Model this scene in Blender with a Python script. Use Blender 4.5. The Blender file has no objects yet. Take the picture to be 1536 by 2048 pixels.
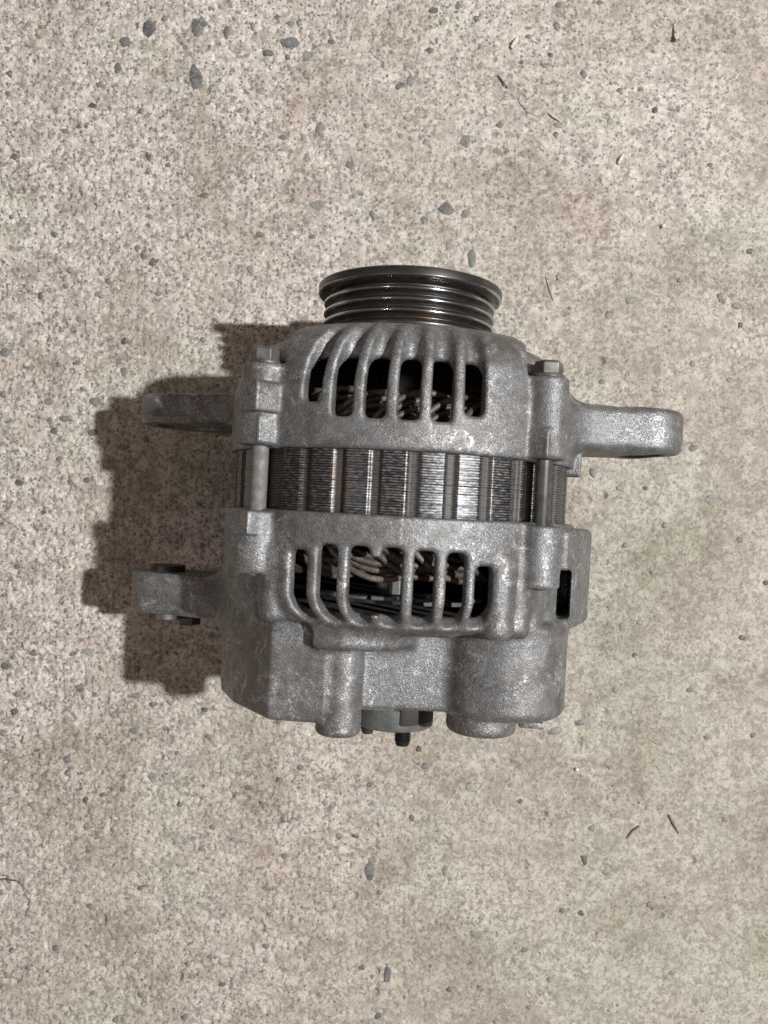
import bpy, math, random
import numpy as np
from mathutils import Vector, Matrix

random.seed(7)
rng = np.random.default_rng(11)
MM = 0.001
scene = bpy.context.scene
COL = scene.collection

# ------------------------------------------------------------------ camera, world, lamps, exposure
ZA = 62.5                 # height of the machine's axis above the floor (mm)
HC = 300.0 + ZA           # camera height (mm)
FPX = 1650.0              # focal length in pixels of a 1536 x 2048 picture
cam_d = bpy.data.cameras.new('camera')
cam = bpy.data.objects.new('camera', cam_d)
COL.objects.link(cam)
cam.location = (0, 0, HC * MM)
cam_d.sensor_fit = 'VERTICAL'
cam_d.sensor_height = 36.0
cam_d.lens = 36.0 * FPX / 2048.0
cam_d.clip_start = 0.01
cam_d.clip_end = 50
cam_d.dof.use_dof = True
cam_d.dof.focus_distance = 0.295
cam_d.dof.aperture_fstop = 20.0
scene.camera = cam
scene.cycles.use_denoising = False

world = bpy.data.worlds.new('World')
scene.world = world
world.use_nodes = True
bgn = world.node_tree.nodes['Background']
bgn.inputs['Color'].default_value = (1.0, 0.69, 0.52, 1)
bgn.inputs['Strength'].default_value = 0.16


def lamp(name, loc, target, power, size, color, shape='DISK'):
    d = bpy.data.lights.new(name, 'AREA')
    d.shape = shape
    d.size = size
    d.energy = power
    d.color = color
    o = bpy.data.objects.new(name, d)
    COL.objects.link(o)
    o.location = loc
    o.rotation_euler = (Vector(target) - Vector(loc)).to_track_quat('-Z', 'Y').to_euler()
    return o


lamp('work_lamp', (0.86, 0.055, 1.32), (0, 0, 0), 31.0, 0.04, (1.0, 0.994, 0.982))
lamp('ceiling_lamp', (-0.80, 0.02, 1.45), (0, 0, 0), 1.9, 0.13, (0.97, 0.98, 1.0))

vs = scene.view_settings
vs.view_transform = 'Standard'
vs.look = 'None'
vs.exposure = 0.0
vs.gamma = 1.0

# ------------------------------------------------------------------ placement helpers
TH = math.radians(3.0)
CT, ST = math.cos(TH), math.sin(TH)
AX, AY = 6.0, 11.6        # world position of the axis origin (mm)


def ground(px, py):
    """floor point (mm) seen at a pixel of the photograph"""
    return ((px - 768) / FPX * HC, (1024 - py) / FPX * HC)


# ------------------------------------------------------------------ materials
def newmat(name):
    m = bpy.data.materials.new(name)
    m.use_nodes = True
    nt = m.node_tree
    b = nt.nodes['Principled BSDF']
    return m, nt, b


def node(nt, typ, **kw):
    n = nt.nodes.new(typ)
    for k, v in kw.items():
        if k.startswith('_'):
            setattr(n, k[1:], v)
        else:
            n.inputs[k.replace('_', ' ')].default_value = v
    return n


def coords(nt):
    return nt.nodes.new('ShaderNodeTexCoord').outputs['Object']


def noise(nt, vec, scale, detail=2.0, rough=0.5, dist=0.0):
    n = node(nt, 'ShaderNodeTexNoise', Scale=scale, Detail=detail, Roughness=rough, Distortion=dist)
    nt.links.new(vec, n.inputs['Vector'])
    return n.outputs['Fac']


def ramp(nt, fac, stops, interp='LINEAR'):
    r = nt.nodes.new('ShaderNodeValToRGB')
    r.color_ramp.interpolation = interp
    el = r.color_ramp.elements
    while len(el) < len(stops):
        el.new(0.5)
    for e, (p, c) in zip(el, stops):
        e.position = p
        if not isinstance(c, tuple):
            c = (c, c, c)
        e.color = (*c, 1)
    nt.links.new(fac, r.inputs['Fac'])
    return r.outputs['Color']


def mix(nt, fac, a, b, mode='MIX'):
    n = nt.nodes.new('ShaderNodeMix')
    n.data_type = 'RGBA'
    n.blend_type = mode
    for sock, val in ((n.inputs[0], fac), (n.inputs[6], a), (n.inputs[7], b)):
        if isinstance(val, (int, float)):
            sock.default_value = val
        elif isinstance(val, tuple):
            sock.default_value = (*val, 1)
        else:
            nt.links.new(val, sock)
    return n.outputs[2]


def math_n(nt, op, a, b=0.0):
    n = nt.nodes.new('ShaderNodeMath')
    n.operation = op
    for sock, val in ((n.inputs[0], a), (n.inputs[1], b)):
        if isinstance(val, (int, float)):
            sock.default_value = val
        else:
            nt.links.new(val, sock)
    return n.outputs[0]


def bump(nt, height, strength, dist, normal=None):
    n = node(nt, 'ShaderNodeBump', Strength=strength, Distance=dist)
    nt.links.new(height, n.inputs['Height'])
    if normal:
        nt.links.new(normal, n.inputs['Normal'])
    return n.outputs['Normal']


def mat_casting():
    m, nt, b = newmat('cast_aluminium')
    co = coords(nt)
    grain = noise(nt, co, 2100, 2.0, 0.6)
    mid = noise(nt, co, 330, 3, 0.62)
    big = noise(nt, co, 38, 3, 0.6)
    dirt = noise(nt, co, 62, 5, 0.68, 0.7)
    g1 = ramp(nt, grain, [(0.27, 0.085), (0.46, 0.175), (0.59, 0.245), (0.72, 0.45)])
    g2 = ramp(nt, grain, [(0.27, 0.145), (0.50, 0.215), (0.72, 0.315)])
    patch = ramp(nt, noise(nt, co, 55, 4, 0.65, 0.6), [(0.42, 0.0), (0.58, 1.0)])
    col = mix(nt, patch, g1, g2)
    tint = ramp(nt, big, [(0.30, (0.93, 0.905, 0.89)), (0.50, (0.90, 0.925, 0.945)), (0.70, (0.84, 0.905, 0.95))])
    col = mix(nt, 1.0, col, tint, 'MULTIPLY')
    col = mix(nt, 1.0, col, ramp(nt, mid, [(0.28, 0.74), (0.5, 1.0), (0.72, 1.2)]), 'MULTIPLY')
    dm = ramp(nt, dirt, [(0.48, 0.0), (0.64, 0.75)])
    col = mix(nt, dm, col, (0.108, 0.096, 0.088))
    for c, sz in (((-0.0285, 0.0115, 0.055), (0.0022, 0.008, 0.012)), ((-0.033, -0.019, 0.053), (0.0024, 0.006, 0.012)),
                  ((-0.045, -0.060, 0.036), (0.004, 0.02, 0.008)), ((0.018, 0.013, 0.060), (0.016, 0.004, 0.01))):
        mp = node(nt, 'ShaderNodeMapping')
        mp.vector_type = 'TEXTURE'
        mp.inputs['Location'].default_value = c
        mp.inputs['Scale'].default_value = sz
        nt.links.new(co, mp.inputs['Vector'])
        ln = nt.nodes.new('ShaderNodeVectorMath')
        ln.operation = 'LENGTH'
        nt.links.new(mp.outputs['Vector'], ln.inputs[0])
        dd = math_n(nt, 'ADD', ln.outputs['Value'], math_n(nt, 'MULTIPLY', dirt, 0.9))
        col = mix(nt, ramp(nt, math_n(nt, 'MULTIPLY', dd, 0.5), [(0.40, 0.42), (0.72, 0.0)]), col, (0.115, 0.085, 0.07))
    geo = nt.nodes.new('ShaderNodeNewGeometry')
    edge = ramp(nt, geo.outputs['Pointiness'], [(0.525, 0.0), (0.60, 0.55)])
    rub = ramp(nt, noise(nt, co, 120, 6, 0.75, 1.2), [(0.52, 0.0), (0.64, 0.7)])
    rub = math_n(nt, 'MAXIMUM', rub, edge)
    rub = math_n(nt, 'MULTIPLY', rub, ramp(nt, noise(nt, co, 900, 3, 0.7, 1.0), [(0.44, 0.0), (0.60, 1.0)]))
    col = mix(nt, rub, col, (0.60, 0.61, 0.61))
    nt.links.new(col, b.inputs['Base Color'])
    b.inputs['Metallic'].default_value = 0.5
    rr = mix(nt, patch, ramp(nt, grain, [(0.35, 0.58), (0.70, 0.38)]), (0.50, 0.50, 0.50))
    rr = mix(nt, rub, rr, (0.32, 0.32, 0.32))
    nt.links.new(rr, b.inputs['Roughness'])
    n1 = bump(nt, grain, 0.65, 0.00029)
    n2 = bump(nt, mid, 0.35, 0.0006, n1)
    nt.links.new(n2, b.inputs['Normal'])
    return m


def mat_metal(name, c0, c1, metallic, r0, r1, scale=300, bump_s=0.15, bump_d=0.0001, stain=None, stain_thr=0.6):
    m, nt, b = newmat(name)
    co = coords(nt)
    n = noise(nt, co, scale, 3, 0.6)
    col = ramp(nt, n, [(0.3, c0), (0.7, c1)])
    if stain:
        s = noise(nt, co, 90, 3, 0.6, 0.4)
        sm = ramp(nt, s, [(stain_thr, 0.0), (stain_thr + 0.15, 0.85)])
        col = mix(nt, sm, col, stain)
    nt.links.new(col, b.inputs['Base Color'])
    b.inputs['Metallic'].default_value = metallic
    nt.links.new(ramp(nt, n, [(0.3, r0), (0.7, r1)]), b.inputs['Roughness'])
    nt.links.new(bump(nt, n, bump_s, bump_d), b.inputs['Normal'])
    return m


def mat_pulley():
    m, nt, b = newmat('worn_steel_pulley')
    co = coords(nt)
    mp = node(nt, 'ShaderNodeMapping')
    mp.inputs['Scale'].default_value = (1, 12, 1)      # rings round the axis
    nt.links.new(co, mp.inputs['Vector'])
    ring = noise(nt, mp.outputs['Vector'], 220, 3, 0.6)
    big = noise(nt, co, 60, 3, 0.6, 0.5)
    col = ramp(nt, ring, [(0.3, (0.035, 0.036, 0.038)), (0.7, (0.125, 0.125, 0.125))])
    rust = ramp(nt, big, [(0.58, 0.0), (0.72, 0.6)])
    col = mix(nt, rust, col, (0.13, 0.085, 0.045))
    nt.links.new(col, b.inputs['Base Color'])
    b.inputs['Metallic'].default_value = 0.85
    nt.links.new(ramp(nt, ring, [(0.3, 0.42), (0.7, 0.27)]), b.inputs['Roughness'])
    nt.links.new(bump(nt, ring, 0.05, 0.00005), b.inputs['Normal'])
    return m


def mat_lamination(name, dark):
    m, nt, b = newmat(name)
    co = coords(nt)
    mp = node(nt, 'ShaderNodeMapping')
    mp.inputs['Scale'].default_value = (1.3, 3.4, 1.3)   # sheet edges stacked along the axis
    nt.links.new(co, mp.inputs['Vector'])
    streak = noise(nt, mp.outputs['Vector'], 420, 3, 0.65)
    wv = node(nt, 'ShaderNodeTexWave', Scale=400, Distortion=1.6, Detail=2.0)
    wv.inputs['Detail Scale'].default_value = 1.2
    wv.bands_direction = 'Y'
    nt.links.new(co, wv.inputs['Vector'])
    sheet = math_n(nt, 'ADD', math_n(nt, 'MULTIPLY', wv.outputs['Fac'], 0.24), math_n(nt, 'MULTIPLY', streak, 0.76))
    big = noise(nt, co, 75, 3, 0.6, 0.4)
    if dark:
        col = ramp(nt, sheet, [(0.34, (0.022, 0.024, 0.028)), (0.54, (0.075, 0.076, 0.078)), (0.72, (0.27, 0.265, 0.255))])
        st = ramp(nt, big, [(0.57, 0.0), (0.70, 0.55)])
        col = mix(nt, st, col, (0.115, 0.066, 0.042))
        b.inputs['Metallic'].default_value = 0.75
        r = ramp(nt, sheet, [(0.3, 0.28), (0.7, 0.45)])
    else:
        col = ramp(nt, sheet, [(0.3, (0.025, 0.023, 0.022)), (0.7, (0.10, 0.095, 0.09))])
        st = ramp(nt, big, [(0.55, 0.0), (0.70, 0.6)])
        col = mix(nt, st, col, (0.12, 0.095, 0.08))
        b.inputs['Metallic'].default_value = 0.35
        r = ramp(nt, sheet, [(0.3, 0.45), (0.7, 0.65)])
    nt.links.new(col, b.inputs['Base Color'])
    nt.links.new(r, b.inputs['Roughness'])
    nt.links.new(bump(nt, sheet, 0.35, 0.00015), b.inputs['Normal'])
    return m


def mat_wire():
    m, nt, b = newmat('dusty_enamelled_copper')
    co = coords(nt)
    g = noise(nt, co, 900, 2, 0.6)
    big = noise(nt, co, 110, 3, 0.6)
    col = ramp(nt, big, [(0.32, (0.055, 0.037, 0.029)), (0.50, (0.088, 0.073, 0.063)), (0.66, (0.155, 0.144, 0.13))])
    col = mix(nt, 1.0, col, ramp(nt, g, [(0.3, 0.65), (0.7, 1.25)]), 'MULTIPLY')
    nt.links.new(col, b.inputs['Base Color'])
    b.inputs['Roughness'].default_value = 0.5
    nt.links.new(bump(nt, g, 0.3, 0.0001), b.inputs['Normal'])
    return m


def mat_floor():
    m, nt, b = newmat('worn_concrete')
    co = coords(nt)
    sep = nt.nodes.new('ShaderNodeSeparateXYZ')
    nt.links.new(co, sep.inputs[0])
    wob = noise(nt, co, 9, 3, 0.6)
    # sideways drift from pale pinkish (left) to olive grey (right and bottom)
    gx = math_n(nt, 'MULTIPLY', sep.outputs['X'], 1.5)
    gy = math_n(nt, 'MULTIPLY', sep.outputs['Y'], -1.0)
    g = math_n(nt, 'ADD', math_n(nt, 'ADD', gx, gy), math_n(nt, 'MULTIPLY', wob, 1.5))
    tone = ramp(nt, g, [(0.40, (1.0, 0.974, 0.956)), (0.70, (0.93, 0.915, 0.875)), (1.0, (0.815, 0.81, 0.752))])
    finer = noise(nt, co, 1250, 2, 0.6, 0.3)
    mid = noise(nt, co, 130, 3, 0.6, 0.6)
    big = noise(nt, co, 22, 4, 0.62, 0.6)
    fine = noise(nt, co, 480, 4.0, 0.68, 0.9)
    thr = math_n(nt, 'ADD', fine, math_n(nt, 'MULTIPLY', math_n(nt, 'SUBTRACT', mid, 0.5), 0.42))
    col = ramp(nt, thr, [(0.30, (0.285, 0.258, 0.238)), (0.43, (0.385, 0.355, 0.332)), (0.50, (0.55, 0.52, 0.487)),
                         (0.60, (0.67, 0.638, 0.602)), (0.72, (0.765, 0.735, 0.70))])
    col = mix(nt, 1.0, col, ramp(nt, finer, [(0.3, 0.84), (0.7, 1.14)]), 'MULTIPLY')
    soft = ramp(nt, g, [(0.50, 0.0), (1.0, 0.27)])
    col = mix(nt, soft, col, (0.475, 0.455, 0.41))
    worn = ramp(nt, noise(nt, co, 85, 4, 0.6, 0.8), [(0.54, 0.0), (0.60, 0.5)])
    col = mix(nt, worn, col, (0.40, 0.367, 0.335))
    hue = noise(nt, co, 13, 3, 0.55)
    col = mix(nt, 1.0, col, ramp(nt, hue, [(0.35, (1.0, 0.97, 0.96)), (0.5, (1, 1, 1)), (0.65, (0.965, 1.0, 0.965))]), 'MULTIPLY')
    tan = ramp(nt, big, [(0.48, 0.0), (0.64, 0.65)])
    col = mix(nt, tan, col, mix(nt, 1.0, col, (0.70, 0.665, 0.62), 'MULTIPLY'))
    col = mix(nt, 1.0, col, tone, 'MULTIPLY')
    # dark mineral grains in the mortar
    for sc, thr, rad, c in ((430, 0.22, 0.34, (0.15, 0.155, 0.148)), (300, 0.13, 0.36, (0.22, 0.195, 0.175)),
                            (640, 0.20, 0.40, (0.13, 0.125, 0.12))):
        v = node(nt, 'ShaderNodeTexVoronoi', Scale=sc, Randomness=1.0)
        wv = nt.nodes.new('ShaderNodeVectorMath')
        wv.operation = 'ADD'
        wn = node(nt, 'ShaderNodeTexNoise', Scale=sc * 1.3, Detail=1.0)
        nt.links.new(co, wn.inputs['Vector'])
        ws = nt.nodes.new('ShaderNodeVectorMath')
        ws.operation = 'SCALE'
        ws.inputs['Scale'].default_value = 0.55 / sc
        nt.links.new(wn.outputs['Color'], ws.inputs[0])
        nt.links.new(co, wv.inputs[0])
        nt.links.new(ws.outputs[0], wv.inputs[1])
        nt.links.new(wv.outputs[0], v.inputs['Vector'])
        sc3 = nt.nodes.new('ShaderNodeSeparateColor')
        nt.links.new(v.outputs['Color'], sc3.inputs[0])
        pick = math_n(nt, 'LESS_THAN', sc3.outputs[0], thr)
        near = ramp(nt, v.outputs['Distance'], [(rad * 0.75, 1.0), (rad * 1.05, 0.0)])
        f = math_n(nt, 'MULTIPLY', math_n(nt, 'MULTIPLY', pick, math_n(nt, 'MULTIPLY', near, math_n(nt, 'SUBTRACT', 1.0, math_n(nt, 'MULTIPLY', soft, 2.2)))), 0.85)
        col = mix(nt, f, col, c)
    nt.links.new(col, b.inputs['Base Color'])
    b.inputs['Roughness'].default_value = 0.85
    b.inputs['Specular IOR Level'].default_value = 0.25
    n1 = bump(nt, fine, 0.7, 0.0006)
    n2 = bump(nt, finer, 0.5, 0.0003, n1)
    nt.links.new(n2, b.inputs['Normal'])
    return m


def mat_stone(name, dark, light):
    m, nt, b = newmat(name)
    co = coords(nt)
    oi = nt.nodes.new('ShaderNodeObjectInfo')
    co = nt.nodes.new('ShaderNodeNewGeometry').outputs['Position']
    n = noise(nt, co, 520, 4, 0.7, 0.8)
    base = ramp(nt, oi.outputs['Random'], [(0.0, dark), (1.0, light)])
    col = mix(nt, 1.0, base, ramp(nt, n, [(0.3, 0.6), (0.7, 1.5)]), 'MULTIPLY')
    dust = ramp(nt, noise(nt, co, 380, 5, 0.72, 1.2), [(0.53, 0.0), (0.68, 0.66)])
    col = mix(nt, dust, col, (0.42, 0.39, 0.355))
    nt.links.new(col, b.inputs['Base Color'])
    b.inputs['Roughness'].default_value = 0.6
    nt.links.new(bump(nt, n, 0.5, 0.0003), b.inputs['Normal'])
    return m


def mat_plain(name, c, rough=0.7, metallic=0.0, scale=800):
    return mat_metal(name, tuple(x * 0.75 for x in c), tuple(x * 1.2 for x in c), metallic, rough, min(1, rough * 1.1), scale)


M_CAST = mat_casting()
M_PULLEY = mat_pulley()
M_DULLROD = mat_metal('zinc_grey_rod', (0.14, 0.138, 0.132), (0.24, 0.236, 0.225), 0.25, 0.75, 0.6, 420)
M_POLISH = mat_metal('belt_polished_steel', (0.36, 0.36, 0.365), (0.56, 0.56, 0.56), 1.0, 0.20, 0.13, 400, 0.1, 0.00005)
M_STEEL = mat_metal('zinc_plated_steel', (0.095, 0.093, 0.09), (0.22, 0.214, 0.205), 0.6, 0.58, 0.42, 260, 0.2, 0.0001,
                    (0.10, 0.078, 0.064), 0.52)
M_ROD = mat_metal('dull_steel_rod', (0.06, 0.06, 0.06), (0.13, 0.128, 0.124), 0.6, 0.45, 0.36, 350, 0.12, 0.0001,
                  (0.24, 0.21, 0.19), 0.62)
M_DARKSTEEL = mat_metal('blackened_steel', (0.012, 0.013, 0.015), (0.030, 0.031, 0.034), 0.5, 0.5, 0.4, 220)
M_SLEEVE = mat_metal('oily_dark_steel', (0.05, 0.05, 0.05), (0.11, 0.11, 0.108), 0.5, 0.5, 0.4, 260)
M_FAN = mat_metal('dark_painted_steel', (0.010, 0.011, 0.014), (0.018, 0.019, 0.024), 0.2, 0.5, 0.42, 220)
M_PLATE = mat_metal('tinned_plate', (0.07, 0.078, 0.078), (0.15, 0.16, 0.157), 0.4, 0.55, 0.45, 260)
M_TERM = mat_metal('grey_terminal_metal', (0.085, 0.094, 0.094), (0.165, 0.175, 0.17), 0.2, 0.6, 0.5, 320)
M_CAVITY = mat_plain('brown_cavity_shade', (0.036, 0.031, 0.028), 0.7)  # dark brown painting in the shade of the terminal cavity
M_COPPERSTUD = mat_plain('rusty_stud', (0.05, 0.036, 0.031), 0.6, 0.3)
M_LAMD = mat_lamination('varnished_laminations', True)
M_LAML = mat_lamination('dusty_laminations', False)
M_WIRE = mat_wire()
M_FLOOR = mat_floor()
M_SLATE = mat_stone('slate_stone', (0.085, 0.088, 0.091), (0.18, 0.184, 0.184))
M_BROWNST = mat_stone('brown_stone', (0.13, 0.10, 0.085), (0.24, 0.20, 0.17))
M_GREENST = mat_stone('grey_green_stone', (0.14, 0.15, 0.14), (0.27, 0.275, 0.25))


# ------------------------------------------------------------------ mesh helpers
def mesh_arrays(name, verts, faces, smooth=True):
    """verts (n,3) in metres; faces (m,k) all the same size"""
    verts = np.ascontiguousarray(verts, dtype=np.float32)
    faces = np.ascontiguousarray(faces, dtype=np.int32)
    me = bpy.data.meshes.new(name)
    nf, k = faces.shape
    me.vertices.add(len(verts))
    me.vertices.foreach_set('co', verts.ravel())
    me.loops.add(nf * k)
    me.loops.foreach_set('vertex_index', faces.ravel())
    me.polygons.add(nf)
    me.polygons.foreach_set('loop_start', np.arange(0, nf * k, k, dtype=np.int32))
    me.polygons.foreach_set('loop_total', np.full(nf, k, dtype=np.int32))
    if smooth:
        me.polygons.foreach_set('use_smooth', np.ones(nf, dtype=bool))
    me.update(calc_edges=True)
    me.validate()
    return me


class MB:
    """collects quads/ngons (mm) and links them as ONE object"""

    def __init__(self):
        self.v, self.f, self.mi = [], [], []

    def lathe(self, prof, seg=64, center=(0, 0), axis='v', cap=True, r_mod=None):
        """profile of (r, v); axis along v through (u,w)=center"""
        base = len(self.v)
        for (r, v) in prof:
            for i in range(seg):
                a = 2 * math.pi * (i + 0.5) / seg
                self.v.append((center[0] + r * math.sin(a), v, center[1] + r * math.cos(a)))
        n = len(prof)
        for j in range(n - 1):
            for i in range(seg):
                i2 = (i + 1) % seg
                self.f.append((base + j * seg + i, base + j * seg + i2, base + (j + 1) * seg + i2, base + (j + 1) * seg + i))
        if cap:
            self.f.append(tuple(base + i for i in range(seg))[::-1])
            self.f.append(tuple(base + (n - 1) * seg + i for i in range(seg)))
        return self

    def tube(self, pts, rad, seg=6):
        base = len(self.v)
        P = [Vector(p) for p in pts]
        n = len(P)
        rads = rad if isinstance(rad, (list, tuple)) else [rad] * n
        up = Vector((0.31, 0.2, 0.93)).normalized()
        for i in range(n):
            t = (P[min(i + 1, n - 1)] - P[max(i - 1, 0)]).normalized()
            a = t.cross(up)
            if a.length < 1e-4:
                a = t.cross(Vector((1, 0, 0)))
            a.normalize()
            b = t.cross(a)
            for s in range(seg):
                q = 2 * math.pi * s / seg
                c = P[i] + (a * math.cos(q) + b * math.sin(q)) * rads[i]
                self.v.append(tuple(c))
        for i in range(n - 1):
            for s in range(seg):
                s2 = (s + 1) % seg
                self.f.append((base + i * seg + s, base + i * seg + s2, base + (i + 1) * seg + s2, base + (i + 1) * seg + s))
        self.f.append(tuple(base + s for s in range(seg))[::-1])
        self.f.append(tuple(base + (n - 1) * seg + s for s in range(seg)))
        return self

    def prism(self, poly, v0, v1):
        """polygon of (u,w) extruded along v"""
        base = len(self.v)
        n = len(poly)
        for v in (v0, v1):
            for (u, w) in poly:
                self.v.append((u, v, w))
        for i in range(n):
            j = (i + 1) % n
            self.f.append((base + i, base + j, base + n + j, base + n + i))
        self.f.append(tuple(base + i for i in range(n))[::-1])
        self.f.append(tuple(base + n + i for i in range(n)))
        return self

    def build(self, name, material, parent=None, smooth=True, angle=35, bevel=0.0):
        me = bpy.data.meshes.new(name)
        me.from_pydata([(x * MM, y * MM, z * MM) for x, y, z in self.v], [], self.f)
        import bmesh
        bm = bmesh.new()
        bm.from_mesh(me)
        bmesh.ops.recalc_face_normals(bm, faces=bm.faces)
        if bevel:
            ed = [e for e in bm.edges if len(e.link_faces) == 2 and e.calc_face_angle(0) > math.radians(40)]
            bmesh.ops.bevel(bm, geom=ed, offset=bevel * MM, segments=2, affect='EDGES', profile=0.5)
        bm.to_mesh(me)
        bm.free()
        if smooth:
            me.polygons.foreach_set('use_smooth', [True] * len(me.polygons))
            me.set_sharp_from_angle(angle=math.radians(angle))
        return link(name, me, material, parent)


def link(name, me, material, parent=None):
    o = bpy.data.objects.new(name, me)
    COL.objects.link(o)
    if material is not None and not me.materials:
        for mm in (material if isinstance(material, (list, tuple)) else [material]):
            me.materials.append(mm)
    if parent is not None:
        o.parent = parent
    return o


# ------------------------------------------------------------------ floor
def perlin(x, y, seed):
    r = np.random.default_rng(seed)
    n = 256
    ang = r.random((n, n)) * 2 * np.pi
    gx, gy = np.cos(ang), np.sin(ang)
    xi, yi = np.floor(x).astype(int), np.floor(y).astype(int)
    xf, yf = x - xi, y - yi
    u, v = xf ** 3 * (xf * (xf * 6 - 15) + 10), yf ** 3 * (yf * (yf * 6 - 15) + 10)

    def dot(ix, iy, dx, dy):
        a, b = ix % n, iy % n
        return gx[a, b] * dx + gy[a, b] * dy
    n00 = dot(xi, yi, xf, yf)
    n10 = dot(xi + 1, yi, xf - 1, yf)
    n01 = dot(xi, yi + 1, xf, yf - 1)
    n11 = dot(xi + 1, yi + 1, xf - 1, yf - 1)
    return (n00 * (1 - u) + n10 * u) * (1 - v) + (n01 * (1 - u) + n11 * u) * v


def axis_coords(half, step, far):
    fine = np.arange(-half, half + step * 0.5, step)
    out, d, x = [], step, half
    while x < far:
        d *= 1.25
        x += d
        out.append(x)
    out = np.array(out)
    return np.concatenate([-out[::-1], fine, out])


FXH, FYH = 182.0, 240.0
gxs = axis_coords(FXH, 0.5, 1600)
gys = axis_coords(FYH, 0.5, 1600)
GX, GY = np.meshgrid(gxs, gys, indexing='ij')
inner = np.clip((FXH + 20 - np.abs(GX)) / 20, 0, 1) * np.clip((FYH + 20 - np.abs(GY)) / 20, 0, 1)
rough_mask = np.clip(0.62 - GX / 320 + 0.35 * perlin(GX / 70 + 9, GY / 70, 5), 0.35, 1.1)
HF = 0.55 * perlin(GX / 80, GY / 80, 1) + 0.25 * perlin(GX / 22, GY / 22, 2)
HF += inner * rough_mask * 1.3 * (0.34 * perlin(GX / 6.5, GY / 6.5, 3) + 0.30 * perlin(GX / 2.9, GY / 2.9, 4)
                            + 0.16 * perlin(GX / 1.5, GY / 1.5, 6))
# crust broken away in small angular pits, denser on the left
pn = perlin(GX / 2.3, GY / 2.3, 21) + 0.45 * perlin(GX / 1.1, GY / 1.1, 22)
den = 0.33 + GX / 800 - 0.22 * perlin(GX / 28, GY / 28, 23)
pit = np.clip((pn - den) / 0.14, 0, 1)
HF -= inner * 0.8 * pit * pit * (3 - 2 * pit)
# worn pits
nx0 = int(np.argmin(np.abs(gxs + FXH)))
ny0 = int(np.argmin(np.abs(gys + FYH)))
for _ in range(1300):
    px_, py_ = rng.uniform(-FXH + 5, FXH - 5), rng.uniform(-FYH + 5, FYH - 5)
    if rng.random() > 0.75 - px_ / 260:
        continue
    rad = 0.55 + rng.exponential(0.45)
    rad = min(rad, 2.2)
    dep = rad * rng.uniform(0.4, 0.8)
    asp, an = rng.uniform(0.6, 1.0), rng.uniform(0, 3.14)
    i0 = nx0 + int((px_ + FXH) / 0.5)
    j0 = ny0 + int((py_ + FYH) / 0.5)
    k = int(rad * 2 / 0.5) + 2
    sl = (slice(i0 - k, i0 + k + 1), slice(j0 - k, j0 + k + 1))
    dx, dy = GX[sl] - px_, GY[sl] - py_
    q = np.hypot((dx * math.cos(an) + dy * math.sin(an)) / rad, (-dx * math.sin(an) + dy * math.cos(an)) / (rad * asp))
    HF[sl] -= dep * np.clip(1 - q ** 3, 0, 1)
HF -= 0.25


def floor_h(x, y):
    i = int(np.clip(np.searchsorted(gxs, x), 0, len(gxs) - 1))
    j = int(np.clip(np.searchsorted(gys, y), 0, len(gys) - 1))
    return float(HF[i, j])


nX, nY = GX.shape
idx = np.arange(nX * nY).reshape(nX, nY)
quads = np.stack([idx[:-1, :-1], idx[1:, :-1], idx[1:, 1:], idx[:-1, 1:]], -1).reshape(-1, 4)
me = mesh_arrays('concrete_floor', np.stack([GX, GY, HF], -1).reshape(-1, 3) * MM, quads)
floor = link('concrete_floor', me, M_FLOOR)
floor['kind'] = 'structure'
floor['label'] = 'worn pale concrete floor with small dark aggregate stones showing'

# aggregate stones exposed in the worn surface: each its own part of the floor


def stone_mesh(seed, mat_):
    r = random.Random(seed)
    nc = r.randint(5, 7)
    ca = sorted((i + r.uniform(-0.38, 0.38)) / nc * 2 * math.pi for i in range(nc))
    cr = [r.uniform(0.70, 1.10) for _ in ca]
    cp = [(q * math.cos(a), q * math.sin(a)) for a, q in zip(ca, cr)]
    ang, rad = [], []
    for i in range(nc):
        (x0, y0), (x1, y1) = cp[i], cp[(i + 1) % nc]
        for t in (0.0, 0.33, 0.67):
            q = 1.0 if t == 0 else r.uniform(0.95, 1.10)
            x, y = (x0 + (x1 - x0) * t) * q, (y0 + (y1 - y0) * t) * q
            if t == 0:
                x, y = x * 0.94, y * 0.94
            ang.append(math.atan2(y, x))
            rad.append(math.hypot(x, y))
    n = len(ang)
    v, f = [], []
    for ring, (s, z) in enumerate(((1.12, -0.55), (1.0, -0.02), (0.70, 0.10))):
        for a, q in zip(ang, rad):
            v.append((0.5 * s * q * math.cos(a), 0.5 * s * q * math.sin(a), z + (r.uniform(-0.03, 0.03) if ring else 0)))
    v.append((0, 0, 0.12))
    for k in range(2):
        for i in range(n):
            j = (i + 1) % n
            f.append((k * n + i, k * n + j, (k + 1) * n + j, (k + 1) * n + i))
    for i in range(n):
        f.append((2 * n + i, 2 * n + (i + 1) % n, 3 * n))
    me = bpy.data.meshes.new('stone')
    me.from_pydata([(a * MM, b * MM, c * MM) for a, b, c in v], [], f)
    me.polygons.foreach_set('use_smooth', [True] * len(me.polygons))
    me.materials.append(mat_)
    return me


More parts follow.
